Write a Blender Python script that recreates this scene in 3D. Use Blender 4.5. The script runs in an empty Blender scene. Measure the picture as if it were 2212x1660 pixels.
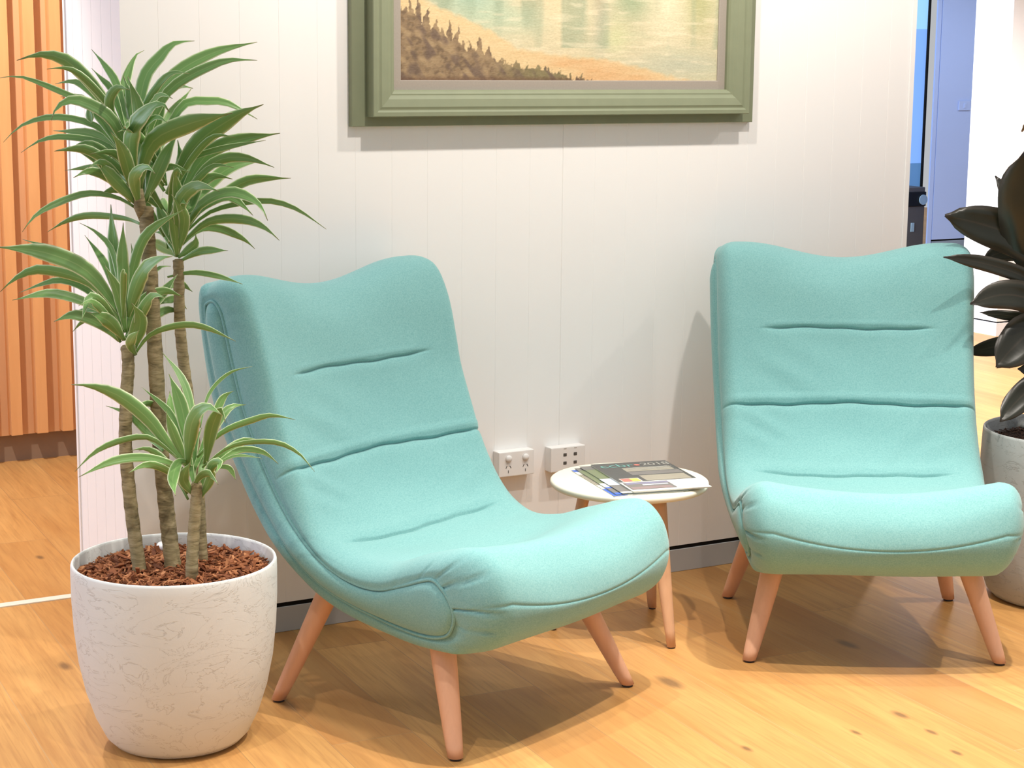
import bpy, bmesh, math, random
import numpy as np
from mathutils import Vector, Matrix
random.seed(11); rng = np.random.default_rng(7)
SC = bpy.context.scene; COL = SC.collection

# ------------------------------------------------------------------ camera
cd = bpy.data.cameras.new('camera'); cam = bpy.data.objects.new('camera', cd); COL.objects.link(cam)
F_PX = 3997.3
cd.sensor_fit = 'HORIZONTAL'; cd.sensor_width = 36.0; cd.lens = F_PX/2212*36.0
YAW, PIT, ROL = 0.5122, 0.1761, 0.0092
fw = Vector((math.sin(YAW)*math.cos(PIT), math.cos(YAW)*math.cos(PIT), -math.sin(PIT)))
rr = Vector((math.cos(YAW), -math.sin(YAW), 0)); uu = rr.cross(fw)
r2 = rr*math.cos(ROL)+uu*math.sin(ROL); u2 = -rr*math.sin(ROL)+uu*math.cos(ROL)
CAM = Vector((-1.4225, -4.5129, 1.5502))
cam.matrix_world = Matrix(((r2.x,u2.x,-fw.x,CAM.x),(r2.y,u2.y,-fw.y,CAM.y),(r2.z,u2.z,-fw.z,CAM.z),(0,0,0,1)))
cd.clip_end = 60; SC.camera = cam

# ------------------------------------------------------------------ world, lights, exposure
W = bpy.data.worlds.new('world'); SC.world = W; W.use_nodes = True
bgn = W.node_tree.nodes['Background']; bgn.inputs[0].default_value = (0.93,0.96,1.0,1); bgn.inputs[1].default_value = 0.50
def spot(name, loc, aim, energy, angle, blend=.35, rad=.035, col=(1,.90,.79)):
    l = bpy.data.lights.new(name,'SPOT'); l.energy=energy; l.spot_size=math.radians(angle); l.spot_blend=blend
    l.shadow_soft_size=rad; l.color=col
    o = bpy.data.objects.new(name,l); COL.objects.link(o); o.location=loc
    o.rotation_euler = (Vector(aim)-Vector(loc)).to_track_quat('-Z','Y').to_euler(); return o
def area(name, loc, aim, energy, sx, sy, col):
    l = bpy.data.lights.new(name,'AREA'); l.energy=energy; l.shape='RECTANGLE'; l.size=sx; l.size_y=sy; l.color=col
    o = bpy.data.objects.new(name,l); COL.objects.link(o); o.location=loc
    o.rotation_euler = (Vector(aim)-Vector(loc)).to_track_quat('-Z','Y').to_euler(); return o
WARM=(1,.925,.835)
for p,q,e in (((-.80,-1.66,2.7),(-.75,-1.2,0),95),((-.05,-2.0,2.7),(-.12,-1.4,0),60),((.86,-1.60,2.7),(.80,-1.42,0),205),((1.63,-1.57,2.7),(1.62,-1.38,0),205),((2.90,-2.05,2.7),(2.75,-1.55,0),130)):
    spot('downlight_or_fill', p, q, e, 74, 1.0, .022, WARM)
for x,e in ((.78,66),(1.74,66),(3.2,34)): spot('downlight_or_fill', (x,-.92,2.7), (x,-.40,0), e, 150, .5, .03, WARM)
spot('downlight_or_fill', (-.45,1.25,2.7), (.0,1.8,0), 205, 120, .5, .04, WARM)
spot('downlight_or_fill', (4.3,1.6,2.7), (4.7,2.0,0), 620, 130, .5, .04, (1,.95,.91))  # added fill spot, stands in for daylight glare on the right-hand back floor
spot('downlight_or_fill', (7.6,3.9,2.7), (7.9,4.6,0), 190, 140, .5, .04, (.85,.92,1.0))  # unseen spot added to brighten the far panel and its floor
area('far_room_daylight', (2.9,5.2,1.6), (8.5,5.2,1.0), 230, 2.4, 2.2, (.62,.80,1.0))
area('side_daylight', (-3.2,.9,1.7), (0,.25,1.0), 58, 1.6, 2.0, (.70,.77,1.0))
SC.view_settings.view_transform='Standard'; SC.view_settings.look='None'
SC.view_settings.exposure=0.07; SC.view_settings.gamma=1.0; SC.view_settings.use_curve_mapping=False

# ------------------------------------------------------------------ helpers
def obj(name, verts, faces, mats, parent=None, smooth=False, fmat=None):
    me = bpy.data.meshes.new(name); me.from_pydata([tuple(map(float,v)) for v in verts], [], [tuple(map(int,f)) for f in faces]); 
    if not isinstance(mats,(list,tuple)): mats=[mats]
    for m in mats: me.materials.append(m)
    if fmat is not None: me.polygons.foreach_set('material_index', fmat)
    if smooth: me.polygons.foreach_set('use_smooth', [True]*len(me.polygons))
    me.update()
    o = bpy.data.objects.new(name, me); COL.objects.link(o)
    if parent: o.parent = parent
    return o
def fix(o):
    bm=bmesh.new(); bm.from_mesh(o.data); bmesh.ops.recalc_face_normals(bm,faces=bm.faces); bm.to_mesh(o.data); bm.free(); return o
def thing(name, label, cat, loc=(0,0,0), rz=0, group=None):
    o = bpy.data.objects.new(name,None); o.empty_display_size=.1; COL.objects.link(o)
    o.location=loc; o.rotation_euler=(0,0,rz); o['label']=label; o['category']=cat
    if group: o['group']=group
    return o
def structure(o): o['kind']='structure'; return o
def box(x0,x1,y0,y1,z0,z1):
    v=[(x0,y0,z0),(x1,y0,z0),(x1,y1,z0),(x0,y1,z0),(x0,y0,z1),(x1,y0,z1),(x1,y1,z1),(x0,y1,z1)]
    f=[(0,3,2,1),(4,5,6,7),(0,1,5,4),(1,2,6,5),(2,3,7,6),(3,0,4,7)]
    return v,f
def bbox(name,x0,x1,y0,y1,z0,z1,mat,parent=None,bev=.002,seg=2):
    v,f=box(x0,x1,y0,y1,z0,z1); o=obj(name,v,f,mat,parent)
    if bev:
        bm=bmesh.new(); bm.from_mesh(o.data); bmesh.ops.bevel(bm,geom=bm.edges[:],offset=bev,segments=seg,affect='EDGES',profile=.6); bm.to_mesh(o.data); bm.free()
        o.data.polygons.foreach_set('use_smooth',[True]*len(o.data.polygons)) if False else None
    return o
def multi(boxes):
    V=[];Fs=[]
    for b in boxes:
        v,f=box(*b); n=len(V); V+=v; Fs+=[tuple(i+n for i in q) for q in f]
    return V,Fs
def lathe(prof, n=64, c=(0,0,0), capb=True, capt=True):
    V=[];Fs=[]
    for r,z in prof:
        for k in range(n):
            a=2*math.pi*k/n; V.append((c[0]+r*math.cos(a),c[1]+r*math.sin(a),c[2]+z))
    for i in range(len(prof)-1):
        for k in range(n): Fs.append((i*n+k,i*n+(k+1)%n,(i+1)*n+(k+1)%n,(i+1)*n+k))
    if capb: Fs.append(tuple(range(n-1,-1,-1)))
    if capt: Fs.append(tuple((len(prof)-1)*n+k for k in range(n)))
    return V,Fs
def column(pts, radii, n=20, ex=None):
    """horizontal rings stacked along pts; radii (a,b) in x/y, ex = rotation of ellipse"""
    V=[];Fs=[]
    for (x,y,z),(a,b) in zip(pts,radii):
        for k in range(n):
            t=2*math.pi*k/n; px,py=a*math.cos(t),b*math.sin(t)
            if ex: px,py=px*math.cos(ex)-py*math.sin(ex),px*math.sin(ex)+py*math.cos(ex)
            V.append((x+px,y+py,z))
    m=len(pts)
    for i in range(m-1):
        for k in range(n): Fs.append((i*n+k,i*n+(k+1)%n,(i+1)*n+(k+1)%n,(i+1)*n+k))
    Fs.append(tuple(range(n-1,-1,-1))); Fs.append(tuple((m-1)*n+k for k in range(n)))
    return V,Fs
def tube(pts, rad, n=10, closed=False):
    pts=[Vector(p) for p in pts]; m=len(pts); V=[];Fs=[]
    rads = rad if isinstance(rad,(list,tuple)) else [rad]*m
    up=None
    for i,p in enumerate(pts):
        a=pts[(i-1)%m] if (closed or i>0) else p; b=pts[(i+1)%m] if (closed or i<m-1) else p
        t=(b-a).normalized()
        if up is None: up=t.orthogonal().normalized()
        up=(up-t*up.dot(t)).normalized(); s=t.cross(up)
        for k in range(n):
            q=2*math.pi*k/n; V.append(p+(up*math.cos(q)+s*math.sin(q))*rads[i])
    for i in range(m if closed else m-1):
        j=(i+1)%m
        for k in range(n): Fs.append((i*n+k,i*n+(k+1)%n,j*n+(k+1)%n,j*n+k))
    if not closed: Fs.append(tuple(range(n-1,-1,-1))); Fs.append(tuple((m-1)*n+k for k in range(n)))
    return V,Fs
def crom(P, closed=False, n=8):
    P=[np.array(p,float) for p in P]; m=len(P); out=[]
    for i in range(m if closed else m-1):
        g=lambda j: P[j%m] if closed else P[min(max(j,0),m-1)]
        p0,p1,p2,p3=g(i-1),g(i),g(i+1),g(i+2)
        for k in range(n):
            t=k/n; out.append(.5*((2*p1)+(-p0+p2)*t+(2*p0-5*p1+4*p2-p3)*t*t+(-p0+3*p1-3*p2+p3)*t**3))
    if not closed: out.append(P[-1])
    return out

# ------------------------------------------------------------------ materials
class NT:
    def __init__(s,name):
        s.m=bpy.data.materials.new(name); s.m.use_nodes=True; s.t=s.m.node_tree; s.t.nodes.clear()
        s.out=s.n('ShaderNodeOutputMaterial'); s.b=s.n('ShaderNodeBsdfPrincipled'); s.l(s.b.outputs[0],s.out.inputs[0])
    def n(s,t,**k):
        x=s.t.nodes.new(t)
        for a,v in k.items(): setattr(x,a,v)
        return x
    def l(s,a,b): s.t.links.new(a,b)
    def set(s,x,i,v):
        if hasattr(v,'is_output'): s.l(v,x.inputs[i])
        else: x.inputs[i].default_value=v
    def math(s,op,a,b=0.0,c=None):
        x=s.n('ShaderNodeMath',operation=op); s.set(x,0,a); s.set(x,1,b)
        if c is not None: s.set(x,2,c)
        return x.outputs[0]
    def mix(s,fac,a,b,bt='MIX'):
        x=s.n('ShaderNodeMix',data_type='RGBA',blend_type=bt); s.set(x,0,fac); s.set(x,6,a); s.set(x,7,b); return x.outputs[2]
    def ramp(s,f,stops):
        x=s.n('ShaderNodeValToRGB'); e=x.color_ramp.elements
        while len(e)<len(stops): e.new(.5)
        for q,(p,c) in zip(e,stops): q.position=p; q.color=c
        s.l(f,x.inputs[0]); return x.outputs[0]
    def noise(s,vec,scale,detail=3,rough=.5,dist=0.0):
        x=s.n('ShaderNodeTexNoise'); s.l(vec,x.inputs['Vector']) if vec is not None else None
        x.inputs['Scale'].default_value=scale; x.inputs['Detail'].default_value=detail; x.inputs['Roughness'].default_value=rough; x.inputs['Distortion'].default_value=dist
        return x
    def coord(s,k='Object'): return s.n('ShaderNodeTexCoord').outputs[k]
    def mapping(s,vec,scale=(1,1,1),rot=(0,0,0),loc=(0,0,0)):
        x=s.n('ShaderNodeMapping'); s.l(vec,x.inputs[0]); x.inputs['Scale'].default_value=scale; x.inputs['Rotation'].default_value=rot; x.inputs['Location'].default_value=loc; return x.outputs[0]
    def bump(s,h,strength,dist=.01):
        x=s.n('ShaderNodeBump'); x.inputs['Strength'].default_value=strength; x.inputs['Distance'].default_value=dist; s.l(h,x.inputs['Height']); s.l(x.outputs[0],s.b.inputs['Normal'])
    def base(s,v,rough=.5,spec=.5):
        s.set(s.b,'Base Color',v); s.b.inputs['Roughness'].default_value=rough; s.b.inputs['Specular IOR Level'].default_value=spec; return s
def c(r,g,b): return (r,g,b,1)
def plain(name,col,rough=.5,spec=.5,noise=.06,scale=30):
    t=NT(name); co=t.coord(); nz=t.noise(co,scale,3)
    t.base(t.mix(nz.outputs[0],c(*[x*(1-noise) for x in col]),c(*[min(1,x*(1+noise)) for x in col])),rough,spec); return t.m
def mat_fabric():
    t=NT('teal_fabric'); co=t.coord(); big=t.noise(co,7,4,.6); fine=t.noise(co,300,3,.7); mid=t.noise(co,34,4,.6)
    col=t.mix(big.outputs[0],c(.215,.43,.425),c(.245,.48,.465))
    col=t.mix(t.ramp(fine.outputs[0],[(.38,c(0,0,0)),(.68,c(.75,.75,.75))]),col,c(.135,.335,.34)); 
    t.base(col,.95,.15); t.b.inputs['Sheen Weight'].default_value=.25; t.b.inputs['Sheen Roughness'].default_value=.5
    h=t.math('ADD',t.math('MULTIPLY',fine.outputs[0],.35),t.math('MULTIPLY',mid.outputs[0],.25)); t.bump(h,.32,.003); return t.m
def mat_wood(name,c1,c2,rough=.45,scale=(30,30,3)):
    t=NT(name); co=t.coord(); v=t.mapping(co,scale); nz=t.noise(v,2.0,4,.6,.6)
    t.base(t.mix(nz.outputs[0],c(*c1),c(*c2)),rough,.4); return t.m
KNOTS=[(1.11,-.833,.030),(.199,-.542,.026),(1.469,-1.285,.018),(1.297,-1.327,.011),(1.457,-1.408,.012),(1.418,-1.535,.010),(1.01,-1.29,.012),(-.193,-.007,.020),(1.706,-.798,.025),(.03,1.05,.014)]
def mat_floor():
    t=NT('oak_planks'); co=t.n('ShaderNodeNewGeometry').outputs['Position']
    v=t.mapping(co,(1,1,1),(0,0,math.radians(3.4)))
    sp=t.n('ShaderNodeSeparateXYZ'); t.l(v,sp.inputs[0]); X,Y=sp.outputs[0],sp.outputs[1]
    px=t.math('DIVIDE',t.math('ADD',X,20-.835+.2-.0),.2); idx=t.math('FLOOR',px); fr=t.math('FRACT',px)
    wn=t.n('ShaderNodeTexWhiteNoise',noise_dimensions='1D'); t.l(idx,wn.inputs['W'])
    py=t.math('DIVIDE',t.math('ADD',Y,t.math('MULTIPLY',wn.outputs[0],1.9)),1.9); idy=t.math('FLOOR',py); fy=t.math('FRACT',py)
    wn2=t.n('ShaderNodeTexWhiteNoise',noise_dimensions='2D'); cv=t.n('ShaderNodeCombineXYZ'); t.l(idx,cv.inputs[0]); t.l(idy,cv.inputs[1]); t.l(cv.outputs[0],wn2.inputs['Vector'])
    sh=t.n('ShaderNodeCombineXYZ'); t.l(X,sh.inputs[0]); t.l(t.math('ADD',Y,t.math('MULTIPLY',wn2.outputs[0],31.0)),sh.inputs[1]); t.l(wn2.outputs[0],sh.inputs[2])
    g1=t.noise(t.mapping(sh.outputs[0],(30,2.2,1)),1.0,4,.55,1.2); g2=t.noise(t.mapping(sh.outputs[0],(130,5,1)),1.0,3,.6,.3); g3=t.noise(t.mapping(sh.outputs[0],(5,1.0,1)),1.0,2,.5,.8)
    col=t.mix(wn2.outputs[0],c(.50,.235,.072),c(.69,.375,.125))
    col=t.mix(t.math('MULTIPLY',t.ramp(g1.outputs[0],[(.35,c(0,0,0)),(.68,c(1,1,1))]),.62),col,c(.44,.205,.065))
    col=t.mix(t.math('MULTIPLY',t.ramp(g3.outputs[0],[(.4,c(0,0,0)),(.75,c(1,1,1))]),.35),col,c(.74,.46,.18))
    col=t.mix(t.math('MULTIPLY',t.ramp(g2.outputs[0],[(.5,c(0,0,0)),(.72,c(1,1,1))]),.38),col,c(.36,.165,.055))
    # knots
    tot=None
    for kx,ky,kr in KNOTS:
        d=t.n('ShaderNodeVectorMath',operation='DISTANCE'); mp=t.mapping(co,(1,.45,0)); t.l(mp,d.inputs[0]); d.inputs[1].default_value=(kx,ky*.45,0)
        dd=t.math('ADD',d.outputs['Value'],t.math('MULTIPLY',t.math('SUBTRACT',g2.outputs[0],.5),kr*.9))
        k=t.math('SUBTRACT',1.0,t.math('DIVIDE',dd,kr)); k=t.math('MAXIMUM',k,0.0)
        tot=k if tot is None else t.math('MAXIMUM',tot,k)
    col=t.mix(t.math('MINIMUM',t.math('MULTIPLY',tot,1.1),.72),col,c(.13,.075,.04))
    # joints
    e=t.math('MINIMUM',fr,t.math('SUBTRACT',1.0,fr)); j=t.math('LESS_THAN',e,.0055); ey=t.math('LESS_THAN',fy,.0012)
    jj=t.math('MAXIMUM',j,ey)
    jc=t.mix(wn.outputs[0],c(.30,.15,.06),c(.66,.46,.24))
    col=t.mix(t.math('MULTIPLY',jj,.8),col,jc)
    t.base(col,.42,.28); t.bump(g2.outputs[0],.03,.002); return t.m
def mat_leaf(name,cen,mid,edge,tipc):
    t=NT(name); uv=t.n('ShaderNodeUVMap'); uv.uv_map='leaf'; sp=t.n('ShaderNodeSeparateXYZ'); t.l(uv.outputs[0],sp.inputs[0])
    a=t.math('ABSOLUTE',t.math('SUBTRACT',t.math('MULTIPLY',sp.outputs[0],2.0),1.0))
    nz=t.noise(t.mapping(uv.outputs[0],(26,1.2,1)),1.0,3)
    aa=t.math('ADD',a,t.math('MULTIPLY',t.math('SUBTRACT',nz.outputs[0],.5),.16))
    col=t.ramp(aa,[(0.0,c(*mid)),(.10,c(*cen)),(.70,c(*cen)),(.83,c(*mid)),(.90,c(*edge)),(1.0,c(*edge))])
    n2=t.noise(t.coord(),9,2); col=t.mix(t.math('MULTIPLY',n2.outputs[0],.35),col,c(*mid))
    tip=t.ramp(sp.outputs[1],[(.93,c(0,0,0)),(1.0,c(1,1,1))]); col=t.mix(tip,col,c(*tipc))
    t.base(col,.36,.45); return t.m
M={}
M['fabric']=mat_fabric(); M['floor']=mat_floor()
M['beech']=mat_wood('beech_leg',(.70,.38,.235),(.80,.46,.29),.4,(40,40,4))
M['walnutleg']=mat_wood('table_leg_wood',(.60,.34,.19),(.70,.42,.25),.45,(40,40,4))
M['slat']=mat_wood('timber_slat',(.68,.33,.125),(.79,.42,.18),.5,(14,14,1.6)); M['backing']=mat_wood('timber_backing',(.64,.36,.19),(.70,.41,.22),.6,(14,14,1.6))
M['kick']=plain('kick_grey_brown',(.27,.185,.125),.8,.2)
M['wall']=plain('wall_paint',(.88,.865,.85),.62,.3,.012,3); M['groove']=plain('shadow_gap',(.012,.011,.01),.9,.1)
M['skirt']=plain('skirting_paint',(.47,.47,.47),.5,.3,.02)
M['trim']=plain('floor_trim',(.86,.84,.72),.35,.5,.03)
M['frame']=plain('sage_frame',(.235,.26,.165),.55,.35,.07,25); M['liner']=plain('linen_liner',(.36,.32,.275),.85,.2,.08,200)
M['plastic']=plain('white_plastic',(.80,.78,.76),.35,.5,.01); M['slot']=plain('slot_dark',(.10,.09,.08),.7,.2)
M['tabletop']=plain('cream_laminate',(.88,.84,.70),.42,.4,.015); M['foot']=plain('foot_glide',(.05,.04,.035),.6,.3)
M['bark']=None

# ------------------------------------------------------------------ room shell
v,f=box(-6,12,-8,11,-.06,0); structure(obj('floor',v,f,M['floor']))
def grooved_block(name,x0,x1,y0,y1,z0,z1,fg,eg,mat):
    """plan outline with V grooves on the front (y0) and left end (x0), extruded"""
    P=[]
    for yy,w,d in sorted(eg,key=lambda q:-q[0]): P+=[(x0,yy+w/2),(x0+d,yy),(x0,yy-w/2)]
    P=[(x0,y1)]+P+[(x0,y0)]
    for xx,w,d in sorted(fg): P+=[(xx-w/2,y0),(xx,y0+d),(xx+w/2,y0)]
    P+=[(x1,y0),(x1,y1)]
    n=len(P); V=[(x,y,z0) for x,y in P]+[(x,y,z1) for x,y in P]
    F=[(i,(i+1)%n,n+(i+1)%n,n+i) for i in range(n)]+[tuple(range(n-1,-1,-1)),tuple(range(n,2*n))]
    return obj(name,V,F,mat)
XR=2.5436; D=.4826; ZG=.083
fg=[(1.2727+.1069*k,.0016,.0006) for k in range(-11,12) if k!=0 and .03<1.2727+.1069*k<XR-.03]+[(1.2727,.0030,.0022)]
eg=[(.084*k-.012,.003,.002) for k in range(1,6)]
w=structure(grooved_block('wall_back',0,XR,0,D,ZG,2.75,fg,eg,M['wall']))
# pale edge beads on the two corners of the wall
v,f=multi([(-.004,.006,D-.012,D+.003,ZG,2.75),(XR-.013,XR+.004,-.004,.008,ZG,2.75)]); structure(obj('trim_3',v,f,M['wall']))
v,f=box(.002,XR-.002,.002,D-.002,.06,ZG); structure(obj('trim_4',v,f,M['groove']))
o=bbox('baseboard_back',0,XR,0,D,0,ZG-.0120,M['skirt'],None,.0015,1); structure(o)
v,f=box(-4,2.52,.574,.610,0,.003); structure(obj('trim_1',v,f,M['trim']))
v,f=box(2.7,9,.553,.559,0,.0015); structure(obj('trim_2',v,f,M['kick']))

# left: timber slat wall
t=structure(obj('wall_left',*box(-4,4.2,2.44,2.56,.105,2.75),M['backing']))
bx=[]
for k in range(-40,40):
    xc=.506-.0975*(2-k); bx.append((xc-.0205,xc+.0205,2.390,2.441,.113,2.75))
v,f=multi(bx); obj('slat',v,f,M['slat'],t)
v,f=box(-4,4.2,2.462,2.56,0,.106); structure(obj('baseboard_left',v,f,M['kick']))

# right: far room seen past the wall end
M['farwall']=plain('far_wall_paint',(.80,.79,.80),.6,.3,.01,3); M['farskirt']=plain('far_skirting',(.70,.70,.72),.5,.3,.01)
v,f=box(6.07,10,3.21,3.505,ZG,2.75); structure(obj('wall_right',v,f,M['farwall']))
v,f=box(6.085,10,3.225,3.49,.06,ZG); structure(obj('trim_5',v,f,M['groove']))
v,f=multi([(6.07,10,3.21,3.505,0,.074)]); structure(obj('baseboard_right',v,f,M['farskirt']))
M['daylight_blue']=plain('daylight_blue_panel',(.29,.37,.62),.5,.35,.02,4); M['daylight_blue_dark']=plain('daylight_blue_skirting',(.17,.21,.27),.5,.3,.02)  # blue of the far-room daylight mixed into both paint colours
v,f=box(8.305,9.8,6.25,6.27,.185,2.75); p=structure(obj('wall_far_side',v,f,M['daylight_blue']))
v,f=box(8.262,8.30,6.255,6.27,0,2.75); structure(obj('trim_6',v,f,M['daylight_blue']))
v,f=box(8.31,9.8,6.252,6.27,0,.172); structure(obj('baseboard_far_side',v,f,M['daylight_blue_dark']))
v,f=box(8.305,9.8,6.262,6.268,.17,.187); structure(obj('trim_7',v,f,M['groove']))
sw=thing('light_switch','small pale wall switch on the daylight-blue wall at upper right','switch',(8.56,6.25,1.2))
bbox('switch_plate',-.058,.058,-.012,0,-.036,.036,M['daylight_blue'],sw,.003); bbox('rocker',-.012,.012,-.017,-.010,-.018,.018,M['daylight_blue'],sw,.002)
# glazed screen at the back
def glow(name,col,st):
    t=NT(name); t.base(c(*col),.35,.4); t.b.inputs['Emission Color'].default_value=c(*col); t.b.inputs['Emission Strength'].default_value=st
    co=t.coord(); nz=t.noise(co,1.6,2); cc=t.mix(nz.outputs[0],c(*[x*.9 for x in col]),c(*[min(1,x*1.08) for x in col])); t.l(cc,t.b.inputs['Base Color']); t.l(cc,t.b.inputs['Emission Color']); return t.m
M['sky1']=glow('daylit_upper_glass',(.33,.62,1.0),.75); M['sky2']=glow('daylit_frosted_glass',(.25,.47,.95),.62); M['sky3']=glow('daylit_lower_glass',(.12,.27,.50),.5)
wn=structure(obj('window_1',*multi([(8.845,8.858,7.0,7.04,0,2.75),(6.5,6.55,7.0,7.06,0,2.75)]),M['groove']))
obj('pane',*box(6.55,8.845,7.02,7.035,1.783,2.75),M['sky1'],wn); obj('pane',*box(6.55,8.845,7.02,7.035,.717,1.783),M['sky2'],wn); obj('pane',*box(6.55,8.845,7.02,7.035,0,.717),M['sky3'],wn)
M['cabgrey']=plain('cabinet_grey',(.135,.125,.12),.6,.3,.05); M['black']=plain('black_plastic',(.012,.012,.013),.4,.4); M['dial']=plain('pale_dial',(.45,.62,.72),.4,.4,.02)
cb=thing('cabinet','small grey cabinet with black band and round pale dial far past the wall end','cabinet',(8.45,6.70,0))
bbox('body',-.17,.17,0,.28,0,.55,M['cabgrey'],cb,.008); bbox('band',-.171,.172,-.012,.01,.40,.515,M['black'],cb,.006)
v,f=lathe([(.0,0),(.036,0),(.040,.004),(.040,.012)],32,capb=False); 
o=obj('dial',[(x+.135,-.012-.004-z+.004,y+.452) for x,y,z in v],f,M['dial'],cb); fix(o)
bbox('label',.035,.068,-.006,.001,.20,.27,M['dial'],cb,.001,1)

# ------------------------------------------------------------------ lounge chairs
PC=[(.505,.985),(.503,.905),(.475,.74),(.425,.62),(.33,.464),(.205,.338),(.085,.272),(-.10,.240),(-.22,.236),(-.33,.248),(-.395,.29),(-.42,.345),(-.415,.405),(-.385,.462),(-.32,.49),(-.19,.452),(-.08,.412),(.03,.405),(.12,.44),(.17,.51),(.215,.60),(.27,.74),(.295,.83),(.325,.93),(.365,1.0),(.42,1.025),(.475,1.015)]
LC=[(.474,.950),(.468,.895),(.440,.765),(.393,.65),(.30,.50),(.186,.378),(.085,.317),(-.07,.280),(-.19,.268),(-.258,.281),(-.286,.310),(-.296,.340),(-.289,.373),(-.268,.399),(-.235,.412),(-.155,.383),(-.075,.356),(.015,.358),(.105,.391),(.195,.462),(.27,.56),(.343,.70),(.383,.82),(.412,.925),(.430,.958),(.448,.968),(.466,.962)]
NC=len(PC)
def cspline(P,s):
    i=int(math.floor(s))%NC; t=s-math.floor(s); p=[np.array(P[(i+k)%NC]) for k in(-1,0,1,2)]
    return .5*((2*p[1])+(-p[0]+p[2])*t+(2*p[0]-5*p[1]+4*p[2]-p[3])*t*t+(-p[0]+3*p[1]-3*p[2]+p[3])*t**3)
def sm(a,b,x): 
    t=min(1,max(0,(x-a)/(b-a))); return t*t*(3-2*t)
# arc length table
tt=np.linspace(0,NC,NC*60+1); pts=np.array([cspline(PC,s) for s in tt]); al=np.concatenate([[0],np.cumsum(np.hypot(*np.diff(pts,axis=0).T))]); TOT=al[-1]
def s2a(s): return float(np.interp(s,tt,al))
def a2s(a): return float(np.interp(a%TOT,al,tt))
# seams: position along the profile (arc), half-width across, depth, fade
def find(z,lo,hi): 
    ss=np.linspace(lo,hi,400); zz=[cspline(PC,s)[1] for s in ss]; return s2a(ss[int(np.argmin(np.abs(np.array(zz)-z)))])
SE=[(find(.792,19,24),.245,.013,.020,.06),(find(.588,18,22),.36,.016,.022,.07),(find(.424,17.3,19),.285,.015,.026,.08)]
FS=find(.378,11,13)
A=[]; a=0
while a<TOT-.003: A.append(a); a+=.0095
ex=[]
for s0,_,_,_,_ in SE:
    for k in(-.02,-.013,-.009,-.0065,-.0045,-.003,-.0015,0,.0015,.003,.0045,.0065,.009,.013,.02): ex.append(s0+k)
for k in(-.012,-.006,-.003,-.001,.001,.003,.006,.012): ex.append(FS+k)
A=[x for x in A if min(abs(x-e) for e in ex)>.0028]+ex
A=sorted(A); S=[a2s(x) for x in A]
def halfw(z): return .328+.030*sm(.22,.42,z)+.012*sm(.45,.95,z)
def window(idx,lo,hi,fade): return sm(lo-fade,lo,idx)*(1-sm(hi,hi+fade,idx))
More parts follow.
